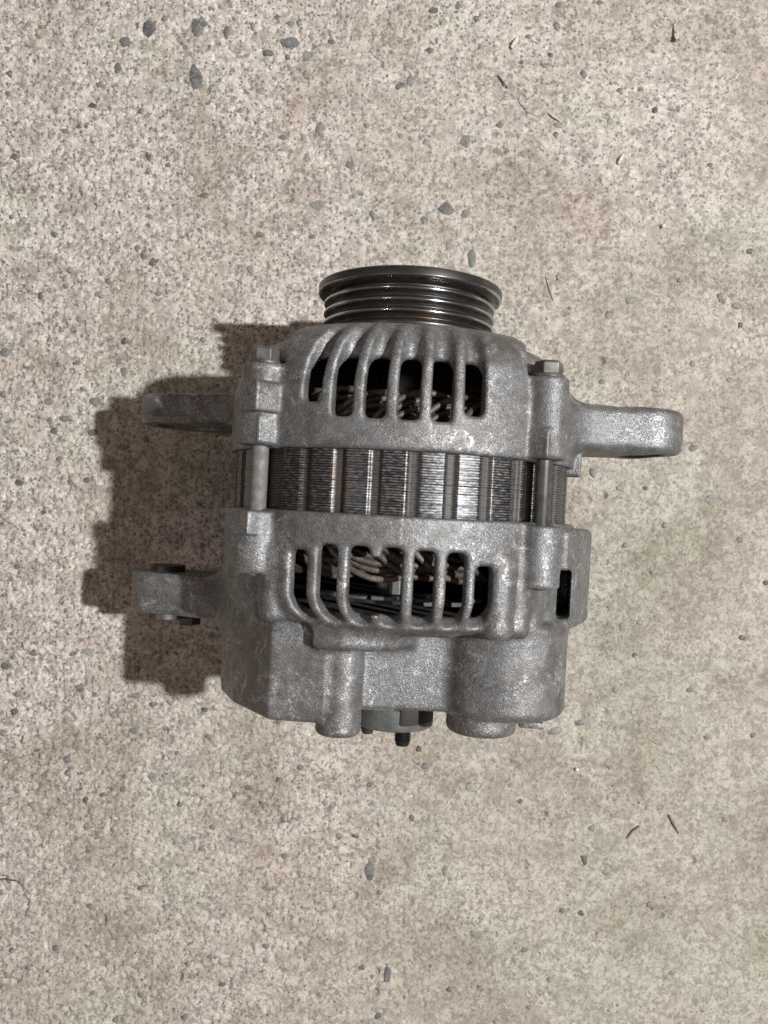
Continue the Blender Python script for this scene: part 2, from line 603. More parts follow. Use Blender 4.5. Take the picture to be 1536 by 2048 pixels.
STONE = {'s': [stone_mesh(i, M_SLATE) for i in range(14)],
         'b': [stone_mesh(100 + i, M_BROWNST) for i in range(8)],
         'g': [stone_mesh(200 + i, M_GREENST) for i in range(10)]}
SEEN = '''297,58,30,38,s 398,55,36,42,s 454,64,15,26,s 250,83,20,20,s 582,88,42,26,s 617,112,32,20,g 534,106,20,15,s
598,45,20,16,s 582,47,18,12,g 506,52,10,18,s 663,84,16,11,s 390,150,28,52,s 236,135,15,21,s 198,170,15,13,s 19,147,13,14,s
32,247,22,17,s 130,262,21,11,s 185,211,17,11,s 282,222,11,13,b 297,312,12,20,s 297,340,15,17,g 336,330,12,9,b 30,313,16,15,s
305,523,26,20,s 288,507,13,20,s 107,466,16,13,s 300,433,14,13,g 638,410,30,20,g 567,275,18,11,g 640,255,18,24,g
312,473,18,20,g 500,540,18,20,g 275,497,12,14,g 140,540,14,13,g 197,588,16,15,g 745,430,14,20,g 868,22,20,13,s 917,12,13,11,s
952,38,14,11,s 1117,9,14,11,s 1201,5,16,12,s 1115,52,15,20,s 860,100,18,13,s 801,172,20,15,s 821,160,20,24,g 1043,122,13,10,s
1094,130,24,16,g 1102,110,11,10,s 1167,149,14,15,s 1310,220,11,16,s 1112,270,12,14,s 1119,250,20,16,g 932,280,24,24,g
1171,320,16,13,g 1138,470,11,20,g 892,417,34,30,s 942,515,25,38,g 848,440,20,18,g 898,492,16,22,g 932,427,21,21,b
1219,630,18,19,g 1262,600,28,15,g 1441,595,12,18,s 1475,612,22,15,g 1480,650,10,14,s 1500,503,13,13,s 13,705,24,22,s
116,730,11,11,s 150,725,17,13,s 248,742,16,19,g 250,682,13,15,s 20,758,14,9,s 98,803,18,20,g 25,788,15,15,g 6,788,12,16,s
190,803,28,20,g 226,810,13,11,s 130,836,28,14,s 99,842,14,11,s 108,862,15,16,s 184,866,17,15,s 248,895,28,15,s 37,964,16,14,s
73,1053,11,15,g 34,1133,14,11,b 120,1207,42,18,s 8,1190,12,9,s 97,1262,12,13,s 225,1233,15,15,g 66,1305,16,15,s 146,1308,16,10,s
24,1317,11,13,s 10,1332,18,16,s 178,1305,24,18,g 160,1377,22,17,s 28,1424,16,14,s 135,1520,14,17,s 135,1547,14,13,s
170,1600,12,14,s 328,1459,15,13,s 410,1420,13,11,s 5,1467,14,16,s 270,1393,22,12,g 265,1462,18,12,g 305,1555,20,22,g
600,1535,16,10,g 650,1605,15,14,g 748,1608,14,14,g 333,1816,13,19,g 570,1712,14,12,g 565,1640,14,12,s 532,1893,16,12,s
740,1745,20,44,s 74,1885,18,11,s 110,1896,13,15,s 230,2040,12,14,s 280,1990,14,11,g 425,1655,14,12,g 850,1533,17,15,s
1160,1447,20,13,s 1110,1462,26,16,g 1184,1657,15,17,g 1170,1722,14,22,s 1125,1822,16,11,s 1507,1470,11,11,s 942,1575,24,18,g
890,1740,12,26,g 955,1868,30,22,g 1213,1745,15,15,g 775,1950,15,34,s 1040,1603,11,13,s 1388,895,20,17,g 1185,945,14,22,g
1240,975,17,17,g 1420,1000,24,22,g 1315,780,22,11,g 1285,792,12,10,g 1205,763,14,12,g 1305,1145,13,12,g 1280,1245,16,13,g
1245,1255,15,17,g 1485,1275,14,12,s 1532,1165,14,11,s 1270,1310,11,11,s 1506,1470,12,12,s 1413,1475,11,10,b 470,1680,18,10,g
360,1610,11,12,b 205,1590,12,10,s 61,1610,13,12,b 500,1840,12,10,b 660,1880,13,12,g 225,1660,11,13,g 90,1720,10,12,s
430,640,14,12,g 160,640,18,13,g 370,600,14,12,b 80,590,12,14,s 215,560,12,12,b 120,420,12,11,b 410,390,20,14,b 700,330,22,16,b
600,340,24,14,b 520,470,18,14,b 660,560,12,11,g 1000,250,16,13,b 1240,180,13,12,b 1420,330,14,11,b 1360,560,13,12,b
1460,760,14,12,b 1330,1050,13,14,b 1480,1080,14,12,b 1250,1090,13,12,b 1230,1380,14,14,b 1380,1380,16,12,b 1450,1640,13,12,b
1300,1810,14,13,b 1050,1900,16,13,b 900,1980,14,12,b 640,1990,13,12,b 380,1890,12,11,b 560,1560,14,13,b 740,1570,13,12,b'''
plist = []
for tok in SEEN.split():
    a = tok.split(',')
    plist.append((float(a[0]), float(a[1]), float(a[2]), float(a[3]), a[4]))


def hidden(px, py):
    return 470 < px < 1130 and 560 < py < 1440 or 650 < px < 1000 and 530 < py < 700


srng = random.Random(5)
while len(plist) < 298:
    px_, py_ = srng.uniform(0, 1536), srng.uniform(0, 2048)
    if hidden(px_, py_) or any(abs(px_ - q[0]) < 22 and abs(py_ - q[1]) < 22 for q in plist):
        continue
    if srng.random() > 1.05 - px_ / 1900:
        continue
    s = srng.uniform(10.5, 15)
    plist.append((px_, py_, s, s * srng.uniform(0.7, 1.1), srng.choice('sgggbb')))
for (px_, py_, w_, h_, kind) in plist:
    x, y = ground(px_, py_)
    o = bpy.data.objects.new('stone', srng.choice(STONE[kind]))
    COL.objects.link(o)
    o.parent = floor
    k = HC / FPX
    o.location = (x * MM, y * MM, (floor_h(x, y) + srng.uniform(0.16, 0.34)) * MM)
    flip = srng.choice((0, math.pi))
    o.rotation_euler = (srng.uniform(-0.06, 0.06), srng.uniform(-0.06, 0.06), flip + srng.uniform(-0.25, 0.25))
    o.scale = (w_ * k * 1.12, h_ * k * 1.12, 1.9)

# small grains: one mass
gm = bpy.data.meshes.new('sand_grain')
gv, gf = [], []
for _ in range(4500):
    x, y = srng.uniform(-FXH, FXH), srng.uniform(-FYH, FYH)
    if srng.random() > 0.72 - x / 280:
        continue
    s = 0.28 + min(0.75, srng.expovariate(4.5))
    z = floor_h(x, y) + srng.uniform(0.0, 0.2)
    b0 = len(gv)
    n = 6
    a0 = srng.uniform(0, 6)
    asp = srng.uniform(0.6, 1)
    pts = []
    for i in range(n):
        a = a0 + i / n * 2 * math.pi
        q = s * srng.uniform(0.75, 1.1)
        pts.append((q * math.cos(a), q * math.sin(a) * asp))
    for (a, b_) in pts:
        gv.append(((x + a * 1.1) * MM, (y + b_ * 1.1) * MM, (z - 0.5) * MM))
    for (a, b_) in pts:
        gv.append(((x + a * 0.7) * MM, (y + b_ * 0.7) * MM, (z + 0.12) * MM))
    for i in range(n):
        j = (i + 1) % n
        gf.append((b0 + i, b0 + j, b0 + n + j, b0 + n + i))
    gf.append(tuple(b0 + n + i for i in range(n)))
gm.from_pydata(gv, [], gf)
grain = link('sand_grain', gm, None, floor)
gm.materials.append(M_SLATE)
gm.materials.append(M_BROWNST)
gm.materials.append(M_GREENST)
gmi = np.repeat(rng.integers(0, 3, len(gf) // 7), 7).astype(np.int32)
gm.polygons.foreach_set('material_index', gmi)
grain['kind'] = 'stuff'


# ------------------------------------------------------------------ signed-distance modelling of the castings
def poly_sd(px, py, poly):
    d = np.full(np.broadcast(px, py).shape, 1e9, dtype=np.float32)
    s = np.ones_like(d)
    n = len(poly)
    for i in range(n):
        ax, ay = poly[i]
        bx, by = poly[i - 1]
        ex, ey = bx - ax, by - ay
        wx, wy = px - ax, py - ay
        t = np.clip((wx * ex + wy * ey) / (ex * ex + ey * ey), 0, 1)
        d = np.minimum(d, (wx - ex * t) ** 2 + (wy - ey * t) ** 2)
        c1, c2, c3 = py >= ay, py < by, ex * wy > ey * wx
        flip = (c1 & c2 & c3) | (~c1 & ~c2 & ~c3)
        s = np.where(flip, -s, s)
    return s * np.sqrt(d)


def smin(a, b, k):
    if k <= 0:
        return np.minimum(a, b)
    h = np.clip(0.5 + 0.5 * (b - a) / k, 0, 1)
    return b + (a - b) * h - k * h * (1 - h)


def smax(a, b, k):
    return -smin(-a, -b, k)


class Vox:
    def __init__(self, lo, hi, h):
        self.lo, self.h = np.array(lo, float), h
        n = [int(round((b - a) / h)) + 1 for a, b in zip(lo, hi)]
        self.ax = [(lo[i] + h * np.arange(n[i])).astype(np.float32) for i in range(3)]
        self.d = np.full(n, 8.0, dtype=np.float32)

    def region(self, lo, hi, pad):
        sl = []
        for i in range(3):
            if lo is None:
                sl.append(slice(0, len(self.ax[i])))
                continue
            a = int(np.searchsorted(self.ax[i], lo[i] - pad))
            b = int(np.searchsorted(self.ax[i], hi[i] + pad))
            sl.append(slice(max(a, 0), max(b, 1)))
        sl = tuple(sl)
        U = self.ax[0][sl[0]][:, None, None]
        V = self.ax[1][sl[1]][None, :, None]
        W = self.ax[2][sl[2]][None, None, :]
        return sl, U, V, W

    def add(self, fn, lo=None, hi=None, k=0.0):
        sl, U, V, W = self.region(lo, hi, k + 3 * self.h)
        self.d[sl] = smin(self.d[sl], fn(U, V, W).astype(np.float32), k)

    def cut(self, fn, lo=None, hi=None, k=0.0):
        sl, U, V, W = self.region(lo, hi, k + 3 * self.h)
        self.d[sl] = smax(self.d[sl], -fn(U, V, W).astype(np.float32), k)

    def revolve(self, poly, rd=0.0):
        """revolve a polygon of (r,v) about the axis; whole grid"""
        rs = np.arange(0, 130, 0.25, dtype=np.float32)
        T = poly_sd(rs[:, None], self.ax[1][None, :], poly) - rd
        r = np.hypot(self.ax[0][:, None], self.ax[2][None, :]) / 0.25
        i = np.clip(r.astype(int), 0, len(rs) - 2)
        f = (r - i)[..., None].astype(np.float32)
        return np.transpose(T[i] * (1 - f) + T[i + 1] * f, (0, 2, 1))

    def mesh(self, name):
        d, h = self.d, self.h
        d[0], d[-1], d[:, 0], d[:, -1], d[:, :, 0], d[:, :, -1] = 1, 1, 1, 1, 1, 1
        s = d < 0
        cnt = np.zeros([n - 1 for n in d.shape], dtype=np.int8)
        C = [(a, b, c) for a in (0, 1) for b in (0, 1) for c in (0, 1)]
        for (a, b, c) in C:
            cnt += s[a:s.shape[0] - 1 + a, b:s.shape[1] - 1 + b, c:s.shape[2] - 1 + c]
        cell = np.argwhere((cnt > 0) & (cnt < 8))
        val = np.stack([d[cell[:, 0] + a, cell[:, 1] + b, cell[:, 2] + c] for a, b, c in C], 1)
        acc = np.zeros((len(cell), 3))
        num = np.zeros(len(cell))
        for i in range(8):
            for j in range(i + 1, 8):
                if sum(abs(C[i][q] - C[j][q]) for q in range(3)) != 1:
                    continue
                m = (val[:, i] < 0) != (val[:, j] < 0)
                t = np.where(m, val[:, i] / np.where(m, val[:, i] - val[:, j], 1), 0)
                p = np.array(C[i])[None] + t[:, None] * (np.array(C[j]) - np.array(C[i]))[None]
                acc += np.where(m[:, None], p, 0)
                num += m
        verts = (cell + acc / num[:, None]) * h + self.lo
        ind = np.full(cnt.shape, -1, dtype=np.int32)
        ind[cell[:, 0], cell[:, 1], cell[:, 2]] = np.arange(len(cell))
        Q = []
        for axis in range(3):
            o1, o2 = [(1, 2), (2, 0), (0, 1)][axis]
            a = [slice(0, -1)] * 3
            b = [slice(0, -1)] * 3
            b[axis] = slice(1, None)
            e = np.argwhere(s[tuple(a)] != s[tuple(b)])
            e = e[(e[:, o1] > 0) & (e[:, o2] > 0)]
            d1 = np.zeros(3, int)
            d1[o1] = 1
            d2 = np.zeros(3, int)
            d2[o2] = 1
            g = lambda p: ind[p[:, 0], p[:, 1], p[:, 2]]
            q = np.stack([g(e - d1 - d2), g(e - d2), g(e), g(e - d1)], 1)
            inside_first = s[e[:, 0], e[:, 1], e[:, 2]]
            q[~inside_first] = q[~inside_first][:, ::-1]
            Q.append(q)
        Q = np.concatenate(Q)
        Q = Q[(Q >= 0).all(1)]
        return mesh_arrays(name, verts * MM, Q)


def cylv(cu, cw, r, v0, v1, rd=1.0):
    def fn(U, V, W):
        q1 = np.hypot(U - cu, W - cw) - r + rd
        q2 = np.abs(V - (v0 + v1) / 2) - (v1 - v0) / 2 + rd
        return np.minimum(np.maximum(q1, q2), 0) + np.hypot(np.maximum(q1, 0), np.maximum(q2, 0)) - rd
    return fn, (cu - r, v0, cw - r), (cu + r, v1, cw + r)


def extr(d2, lo2, hi2, v0, v1, rd=1.0):
    """d2(U,W) 2-D distance, extruded along v"""
    def fn(U, V, W):
        q1 = d2(U, W) + rd
        q2 = np.abs(V - (v0 + v1) / 2) - (v1 - v0) / 2 + rd
        return np.minimum(np.maximum(q1, q2), 0) + np.hypot(np.maximum(q1, 0), np.maximum(q2, 0)) - rd
    return fn, (lo2[0], v0, lo2[1]), (hi2[0], v1, hi2[1])


def poly_ext(poly, v0, v1, rd=1.0):
    us, ws = [p[0] for p in poly], [p[1] for p in poly]
    return extr(lambda U, W: poly_sd(U, W, poly), (min(us), min(ws)), (max(us), max(ws)), v0, v1, rd)


def taper(a, ra, b, rb):
    """2-D round cone between a and b in (u,w)"""
    def f(U, W):
        ex, ey = b[0] - a[0], b[1] - a[1]
        L2 = ex * ex + ey * ey
        t = np.clip(((U - a[0]) * ex + (W - a[1]) * ey) / L2, 0, 1)
        return np.hypot(U - a[0] - ex * t, W - a[1] - ey * t) - (ra + (rb - ra) * t)
    R = max(ra, rb)
    return f, (min(a[0], b[0]) - R, min(a[1], b[1]) - R), (max(a[0], b[0]) + R, max(a[1], b[1]) + R)


def polar(r, deg):
    a = math.radians(deg)
    return r * math.sin(a), r * math.cos(a)


def slot(vox, deg, hw, prof, k, lean=0.0, bend=(0.0, 1.0), pw=0.6, scoop=0.0):
    """cut a radial slot: prof is a polygon in (rho, v) of the cutter"""
    a = math.radians(deg)
    sa, ca = math.sin(a), math.cos(a)
    rh = [p[0] for p in prof]
    v0, v1 = min(p[1] for p in prof), max(p[1] for p in prof)
    cs = [(r * sa + t * ca, r * ca - t * sa) for r in (min(rh), min(max(rh), 74)) for t in (-hw - 2 - abs(lean) * 1.3, hw + 2 + abs(lean) * 1.3)]
    lo = (min(c[0] for c in cs), v0, min(c[1] for c in cs))
    hi = (max(c[0] for c in cs), v1, max(c[1] for c in cs))

    def fn(U, V, W):
        t = U * ca - W * sa - lean * np.clip((V - bend[0]) / (bend[1] - bend[0]), 0, 1.3) ** 1.6
        rho = U * sa + W * ca
        x = np.abs(t) - hw * np.clip(rho / 61.0, 0.4, 1.2) ** pw
        rho = rho - scoop * t * t
        return smax(x + 0 * V, poly_sd(rho + 0 * V, V + 0 * rho, prof), 2.2)
    vox.cut(fn, lo, hi, k)


BOLT_R = 62.0
BOLT_A = (-46.3, 44.2, 134.0, -134.0)


def bar_poly(deg, r0, r1, hw):
    a = math.radians(deg)
    sa, ca = math.sin(a), math.cos(a)
    return [(r * sa + t * ca, r * ca - t * sa) for r, t in ((r0, -hw), (r1, -hw * 0.8), (r1, hw * 0.8), (r0, hw))]


# ------------------------------------------------------------------ the alternator
alt = bpy.data.objects.new('alternator', None)
COL.objects.link(alt)
alt.location = (AX * MM, AY * MM, ZA * MM)
alt.rotation_euler = (0, 0, -TH)
alt.empty_display_size = 0.05
alt['label'] = 'grey cast alternator with ribbed belt pulley, lying on its side on the concrete'
alt['category'] = 'alternator'


def front_housing():
    vx = Vox((-102, 3, -72), (109, 51, 72), 0.6)
    outer = [(0, 7), (61.2, 7), (61.2, 24), (59.6, 31), (56.2, 37), (51, 41.6), (45, 44.4), (36, 45.6), (0, 45.6)]
    vx.d = np.minimum(vx.d, vx.revolve([(r - 1 if r > 1 else r, v) for r, v in outer], 0.8))
    # fuller ribbed sectors (top and bottom) that end in a shoulder beside the bolts
    full = [(0, 8), (61.3, 8), (61.3, 26), (60.7, 33), (59.0, 38.5), (56.0, 42.2), (52.0, 44.6), (46, 45.9), (36, 46.4), (0, 46.4)]
    D = vx.revolve([(r - 1 if r > 1 else r, v) for r, v in full], 0.8)
    U, W = vx.ax[0][:, None, None], vx.ax[2][None, None, :]
    for b0, b1 in ((-43, 42), (137, 222)):
        a0, a1 = math.radians(b0), math.radians(b1)
        wedge = np.maximum(U * math.cos(a1) - W * math.sin(a1), -(U * math.cos(a0) - W * math.sin(a0)))
        vx.d = smin(vx.d, smax(D, wedge + 0 * D, 2.0), 1.6)
    # bolt bosses
    for i, a in enumerate(BOLT_A):
        u, w = polar(BOLT_R, a)
        vx.add(*cylv(u, w, 6.6, 7.0, 32.3, 1.0), k=2.2)
        vx.add(*poly_ext(bar_poly(a, 50, 67.3, 7.6), 7.0, 15.8, 1.0), k=1.2)
    # raised block on the left boss
    vx.add(*poly_ext(bar_poly(-43.5, 58, 70.2, 5.4), 16.6, 25.5, 0.5), k=0.6)
    # lugs
    f, lo, hi = taper((50, 2), 19, (86.3, 3), 12.6)
    vx.add(*extr(f, lo, hi, 14.8, 27.6, 2.0), k=5.0)
    f, lo, hi = taper((56, 0), 24, (80, 2), 11)
    vx.add(*extr(f, lo, hi, 13.8, 27.0, 2.0), k=6.0)
    vx.add(*cylv(86.3, 3, 13.0, 14.0, 28.6, 1.8), k=3.0)
    f, lo, hi = taper((-48, -21), 26, (-83.5, -25.0), 18.4)
    vx.add(*extr(f, lo, hi, 17.3, 28.4, 1.6), k=4.5)
    # tab that overlaps the stator on the right
    vx.add(*poly_ext(bar_poly(76, 56, 63.6, 4.5), 3.6, 16, 0.8), k=0.8)
    # inner cavity
    cav = [(0, 0), (57.2, 0), (57.2, 30), (55.2, 33.2), (47, 36.5), (34, 38.5), (18, 39.5), (18, 60), (0, 60)]
    vx.d = smax(vx.d, -vx.revolve(cav), 0.8)
    # ventilation slots with scooped floors
    prof = lambda vb: [(53.0, vb), (53.0, 28), (54.4, 32.5), (55.6, 35), (55.0, 38.6), (53.4, 42), (51.0, 45.2), (49, 48), (48, 56), (80, 60), (80, vb)]
    for base in (0, 180):
        for b_, vb, ln in ((-28.2, 20.0, 4.6), (-18.6, 15.6, 3.8), (-9.2, 15.3, 2.6), (0.2, 15.2, 1.5), (9.5, 15.2, 0.8), (18.9, 17.6, 0.3)):
            slot(vx, base + b_, 3.2, prof(vb), 1.4, lean=ln, bend=(25.0, 44.0), scoop=0.22)
    # clearance round the bolt heads
    for a in BOLT_A:
        u, w = polar(BOLT_R + 0.8, a)
        vx.cut(*cylv(u, w, 7.8, 32.2, 60, 0.5), k=1.2)
    # lug holes
    vx.cut(*cylv(86.3, 3, 5.2, 0, 50, 0.1), k=0.8)
    vx.cut(*cylv(86.3, 3, 8.0, 8, 16.5, 0.1), k=0.8)
    vx.cut(*cylv(-85, -26, 6.0, 0, 50, 0.1), k=0.8)
    vx.cut(*cylv(-85, -26, 11.0, 10, 18.5, 0.1), k=0.8)
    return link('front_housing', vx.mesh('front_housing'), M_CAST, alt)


def rear_housing():
    vx = Vox((-105, -86, -72), (74, -11, 72), 0.6)
    R = 62.0
    outer = [(0, -13.6), (R, -13.6), (R, -37), (R - 1.2, -42), (R - 4, -45.5), (R - 9, -47.5), (0, -47.5)]
    vx.d = np.minimum(vx.d, vx.revolve([(r - 1 if r > 1 else r, v) for r, v in outer], 0.8))
    # pad on the right
    vx.add(*poly_ext([(50, 34), (55, 32.5), (62, 22), (69.0, 6), (69.0, -22), (58, -30), (40, 0)], -47.5, -14.2, 2.2), k=1.5)
    # cap body (its cross-section is the irregular outline seen from behind)
    body = [(-60.8, -15), (-59.8, 8), (-52.5, 25), (-38, 44.5), (-20, 46.0), (-12, 36), (-6, 35.5), (14, 34.5), (30, 34),
            (47, 34), (57.6, 10), (57.6, -12), (52, -32), (30, -52), (0, -60), (-30, -52), (-52, -32)]
    vx.add(*poly_ext(body, -75.5, -44, 1.6), k=1.4)
    vx.add(*poly_ext([(-60.8, -15), (-59.8, 8), (-52.5, 25), (-38, 44.8), (-21.0, 46.2), (-20, 20), (-40, -30)], -78.2, -44, 1.3), k=0.8)
    vx.add(*poly_ext([(38, 20), (53.5, 22), (57.6, 10), (57.6, -12), (50, -30), (36, -20)], -80.5, -44, 4.0), k=2.0)
    # round regulator bulge and its knob
    vx.add(*cylv(36.6, 23.5, 21.2, -76.0, -44, 3.5), k=2.2)
    vx.add(*cylv(30.5, 25.0, 11.6, -83.0, -60, 2.0), k=1.5)
    # step under the ribs and the long round boss
    vx.add(*poly_ext([(-26.0, 30), (-25.0, 50.5), (-16, 52.5), (-6, 51), (0, 47), (6, 40), (8, 30)], -54.5, -42, 2.2), k=3.2)
    vx.add(*cylv(-16.4, 39.0, 7.2, -82.5, -46, 1.4), k=1.6)
    vx.add(*poly_ext([(-8, 25), (-8, 49), (17, 49), (22, 25)], -48.6, -42, 1.5), k=4.0)
    # bolt bosses
    for i, a in enumerate(BOLT_A):
        u, w = polar(BOLT_R - 0.5, a)
        vx.add(*cylv(u, w, 7.2, -32.8, -13.6, 0.8), k=1.8)
    vx.add(*poly_ext(bar_poly(-45.0, 58, 69.6, 5.6), -21.0, -13.6, 0.5), k=0.6)
    # tube-like ribs beside the bosses
    for a, rr, vv, r_ in ((-40.5, 58.8, -47.5, 4.3), (-47.5, 56.2, -48.5, 4.2), (31.5, 58.2, -49.0, 4.9), (39.0, 58.0, -48.5, 4.6), (46.5, 57.0, -49.0, 4.6),
                          (53.5, 58.0, -48, 3.8)):
        u, w = polar(rr, a)
        vx.add(*cylv(u, w, r_, vv, -22, 3.0), k=1.2)
    # rear lug
    f, lo, hi = taper((-48, -14), 21, (-88.0, -19.5), 12.6)
    vx.add(*extr(f, lo, hi, -54.0, -39.2, 1.8), k=11.0)
    # cavity
    cav = [(0, 0), (57.6, 0), (57.6, -38), (54, -42.5), (0, -42.5)]
    vx.d = smax(vx.d, -vx.revolve(cav), 0.8)
    # ventilation slots
    prof = lambda vt: [(54.0, vt), (80, vt), (80, -47.2), (59.5, -46.6), (56.5, -44.6), (54.0, -41.5)]
    for base in (0, 180):
        for b_, vt, ln in ((-29.6, -24.5, 4.0), (-20.4, -22.3, 3.4), (-11.3, -22.2, 1.6), (-2.2, -22.2, 0.3), (6.9, -22.6, 0.0),
                           (16.0, -22.8, -0.8), (24.6, -26.5, -1.5)):
            slot(vx, base + b_, 3.1, prof(vt), 1.6, lean=ln, bend=(-37.5, -46.5), pw=1.0, scoop=0.12)
    # snapped-off rib between two slots
    slot(vx, -6.8, 3.0, [(54.0, -25.2), (80, -25.2), (80, -42.6), (54.0, -42.0)], 0.8)
    # window beside the right boss
    vx.cut(*poly_ext([(49.4, 46), (58.9, -4), (63.6, -4), (53.8, 46)], -43.6, -27.8, 1.0), k=0.8)
    # lug hole
    vx.cut(*cylv(-88.0, -19.5, 5.0, -70, -20, 0.1), k=0.6)
    # sockets for the terminals in the back
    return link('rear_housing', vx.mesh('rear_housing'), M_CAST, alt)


front = front_housing()
rear = rear_housing()


# stator: a stack of steel sheets with 36 notches
def stator():
    nphi, nv = 720, 84
    vv = np.linspace(-14.6, 8.2, nv)
    ph = np.linspace(0, 2 * np.pi, nphi, endpoint=False)
    PT = 360 / 33.0
    c = ((np.degrees(ph) + 6.13) % PT) / PT            # position within one 10 degree pitch
    groove = np.clip(np.minimum((c - 0.62) / 0.07, (0.98 - c) / 0.07), 0, 1)
    groove = groove * groove * (3 - 2 * groove)
    notch = np.zeros(nphi)
    for a in BOLT_A:
        dd = np.abs((np.degrees(ph) - a + 180) % 360 - 180)
        notch = np.maximum(notch, np.clip((5.2 - dd) / 0.8, 0, 1))
    sheet = np.repeat(rng.normal(0, 0.035, nv // 3), 3) + np.tile([0.0, 0.0, -0.07], nv // 3)
    jit = rng.normal(0, 0.005, (nphi, nv))
    r = 59.2 - 1.05 * groove[:, None] - 3.4 * notch[:, None] + sheet[None, :] + jit
    U, W = r * np.sin(ph)[:, None], r * np.cos(ph)[:, None]
    V = np.broadcast_to(vv[None, :], r.shape)
    outer = np.stack([U, V, W], -1).reshape(-1, 3)
    ri = 47.5
    innr = np.stack([np.broadcast_to((ri * np.sin(ph))[:, None], (nphi, 2)), np.broadcast_to([[vv[0], vv[-1]]], (nphi, 2)),
                     np.broadcast_to((ri * np.cos(ph))[:, None], (nphi, 2))], -1).reshape(-1, 3)
    i = np.arange(nphi)
    j = np.arange(nv - 1)
    I, J = np.meshgrid(i, j, indexing='ij')
    I2 = (I + 1) % nphi
    q = np.stack([I * nv + J, I * nv + J + 1, I2 * nv + J + 1, I2 * nv + J], -1).reshape(-1, 4)
    o = nphi * nv
    i2 = (i + 1) % nphi
    q2 = np.stack([o + i * 2, i * nv, i2 * nv, o + i2 * 2], -1)
    q3 = np.stack([i * nv + nv - 1, o + i * 2 + 1, o + i2 * 2 + 1, i2 * nv + nv - 1], -1)
    q4 = np.stack([o + i * 2 + 1, o + i * 2, o + i2 * 2, o + i2 * 2 + 1], -1)
    me = mesh_arrays('stator_core', np.concatenate([outer, innr]) * MM, np.concatenate([q, q2, q3, q4])[:, ::-1])
    me.materials.append(M_LAMD)
    me.materials.append(M_LAML)
    g_face = (groove[I] > 0.3).ravel().astype(np.int32)
    mi = np.concatenate([g_face, np.zeros(3 * nphi, dtype=np.int32)])
    me.polygons.foreach_set('material_index', mi)
    return link('stator_core', me, None, alt)


core = stator()

# end windings: bundles of enamelled wire, each bundle a sub-part of the stator
wr = random.Random(3)
for side, v0, hgt in ((1, 8.0, 16.5), (-1, -14.4, 17.5)):
    for k in range(25):
        mb = MB()
        p0 = k * 360 / 25 + wr.uniform(-1.2, 1.2)
        for s in range(4):
            dr, dv, dp = wr.uniform(-0.5, 0.5), wr.uniform(-0.8, 0.8), wr.uniform(-1, 1)
            span = 46 + wr.uniform(-3, 3)
            pts = []
            for i in range(15):
                t = i / 14
                ph = p0 + dp + (s - 1.5) * 1.9 * (1 - abs(2 * t - 1)) * 0.5 + span * t
                rr = 55.0 - 6.5 * t - (s % 2) * 1.5 + dr + 0.5 * math.sin(7 * t + s + k)
                h = hgt * (math.sin(math.pi * min(max(t, 0.0), 1.0)) ** 0.62)
                v = v0 + side * (h - s * 2.05 * math.sin(math.pi * t) ** 0.5 + dv * math.sin(math.pi * t))
                u, w = polar(rr, ph)
                pts.append((u, v, w))
            mb.tube(pts, 1.06 + wr.uniform(-0.1, 0.1), 8)
        mb.build('coil_winding', M_WIRE, core, angle=80)

# rotor, fans and shaft
mb = MB()
mb.lathe([(10, -13), (45.5, -12.5), (46.5, -11.5), (46.5, 5.5), (45.5, 6.5), (10, 7)], 96)
rotor = mb.build('rotor', M_DARKSTEEL, alt)
for side, v0 in ((1, 7.2), (-1, -13.2)):
    mb = MB()
    mb.lathe([(9, v0), (40, v0), (40, v0 + side * 1.4), (9, v0 + side * 1.4)], 64)
    fan = mb.build('fan_disc', M_FAN, rotor)
    for i in range(11):
        a = i * 360 / 11 + 7
        p = [polar(24, a), polar(38, a + 16), polar(38.6, a + 14), polar(24, a - 3)]
        mb = MB()
        mb.prism(p, min(v0 + side * 1.4, v0 + side * 15), max(v0 + side * 1.4, v0 + side * 15))
        mb.build('fan_blade', M_FAN, fan, angle=30)
mb = MB()
mb.lathe([(7.5, -60), (8.4, -58), (8.4, 66), (7.2, 70), (6.6, 71)], 32)
shaft = mb.build('shaft', M_STEEL, alt)
mb = MB()
mb.lathe([(9.5, 58), (11.8, 58.6), (11.8, 65.2), (10.2, 66)], 6)
mb.build('shaft_nut', M_STEEL, shaft, smooth=False)

# rectifier plates seen through the rear slots
mb = MB()
mb.lathe([(30, -39.8), (50.5, -39.8), (50.5, -38.6), (30, -38.6)], 72)
rect = mb.build('rectifier_plate', M_DARKSTEEL, alt)
for a, hw, v0, v1, r0, r1 in ((-24, 5, -38.4, -37.0, 49.2, 53.4), (-14, 4.2, -38.4, -37.4, 48.5, 53.8), (-4.5, 4.6, -38.4, -37.2, 49.0, 54.0),
                              (-1, 2.0, -36.8, -31.5, 46.5, 50.5), (8.5, 2.7, -38.4, -37.3, 49, 53.6), (10.8, 1.6, -37.2, -36.0, 50, 54.2),
                              (27, 3, -38.4, -37.2, 49, 53)):
    mb = MB()
    mb.prism(bar_poly(a, r0, r1, hw), v0, v1)
    mb.build('solder_tab', M_PLATE, rect, smooth=False, bevel=0.3)

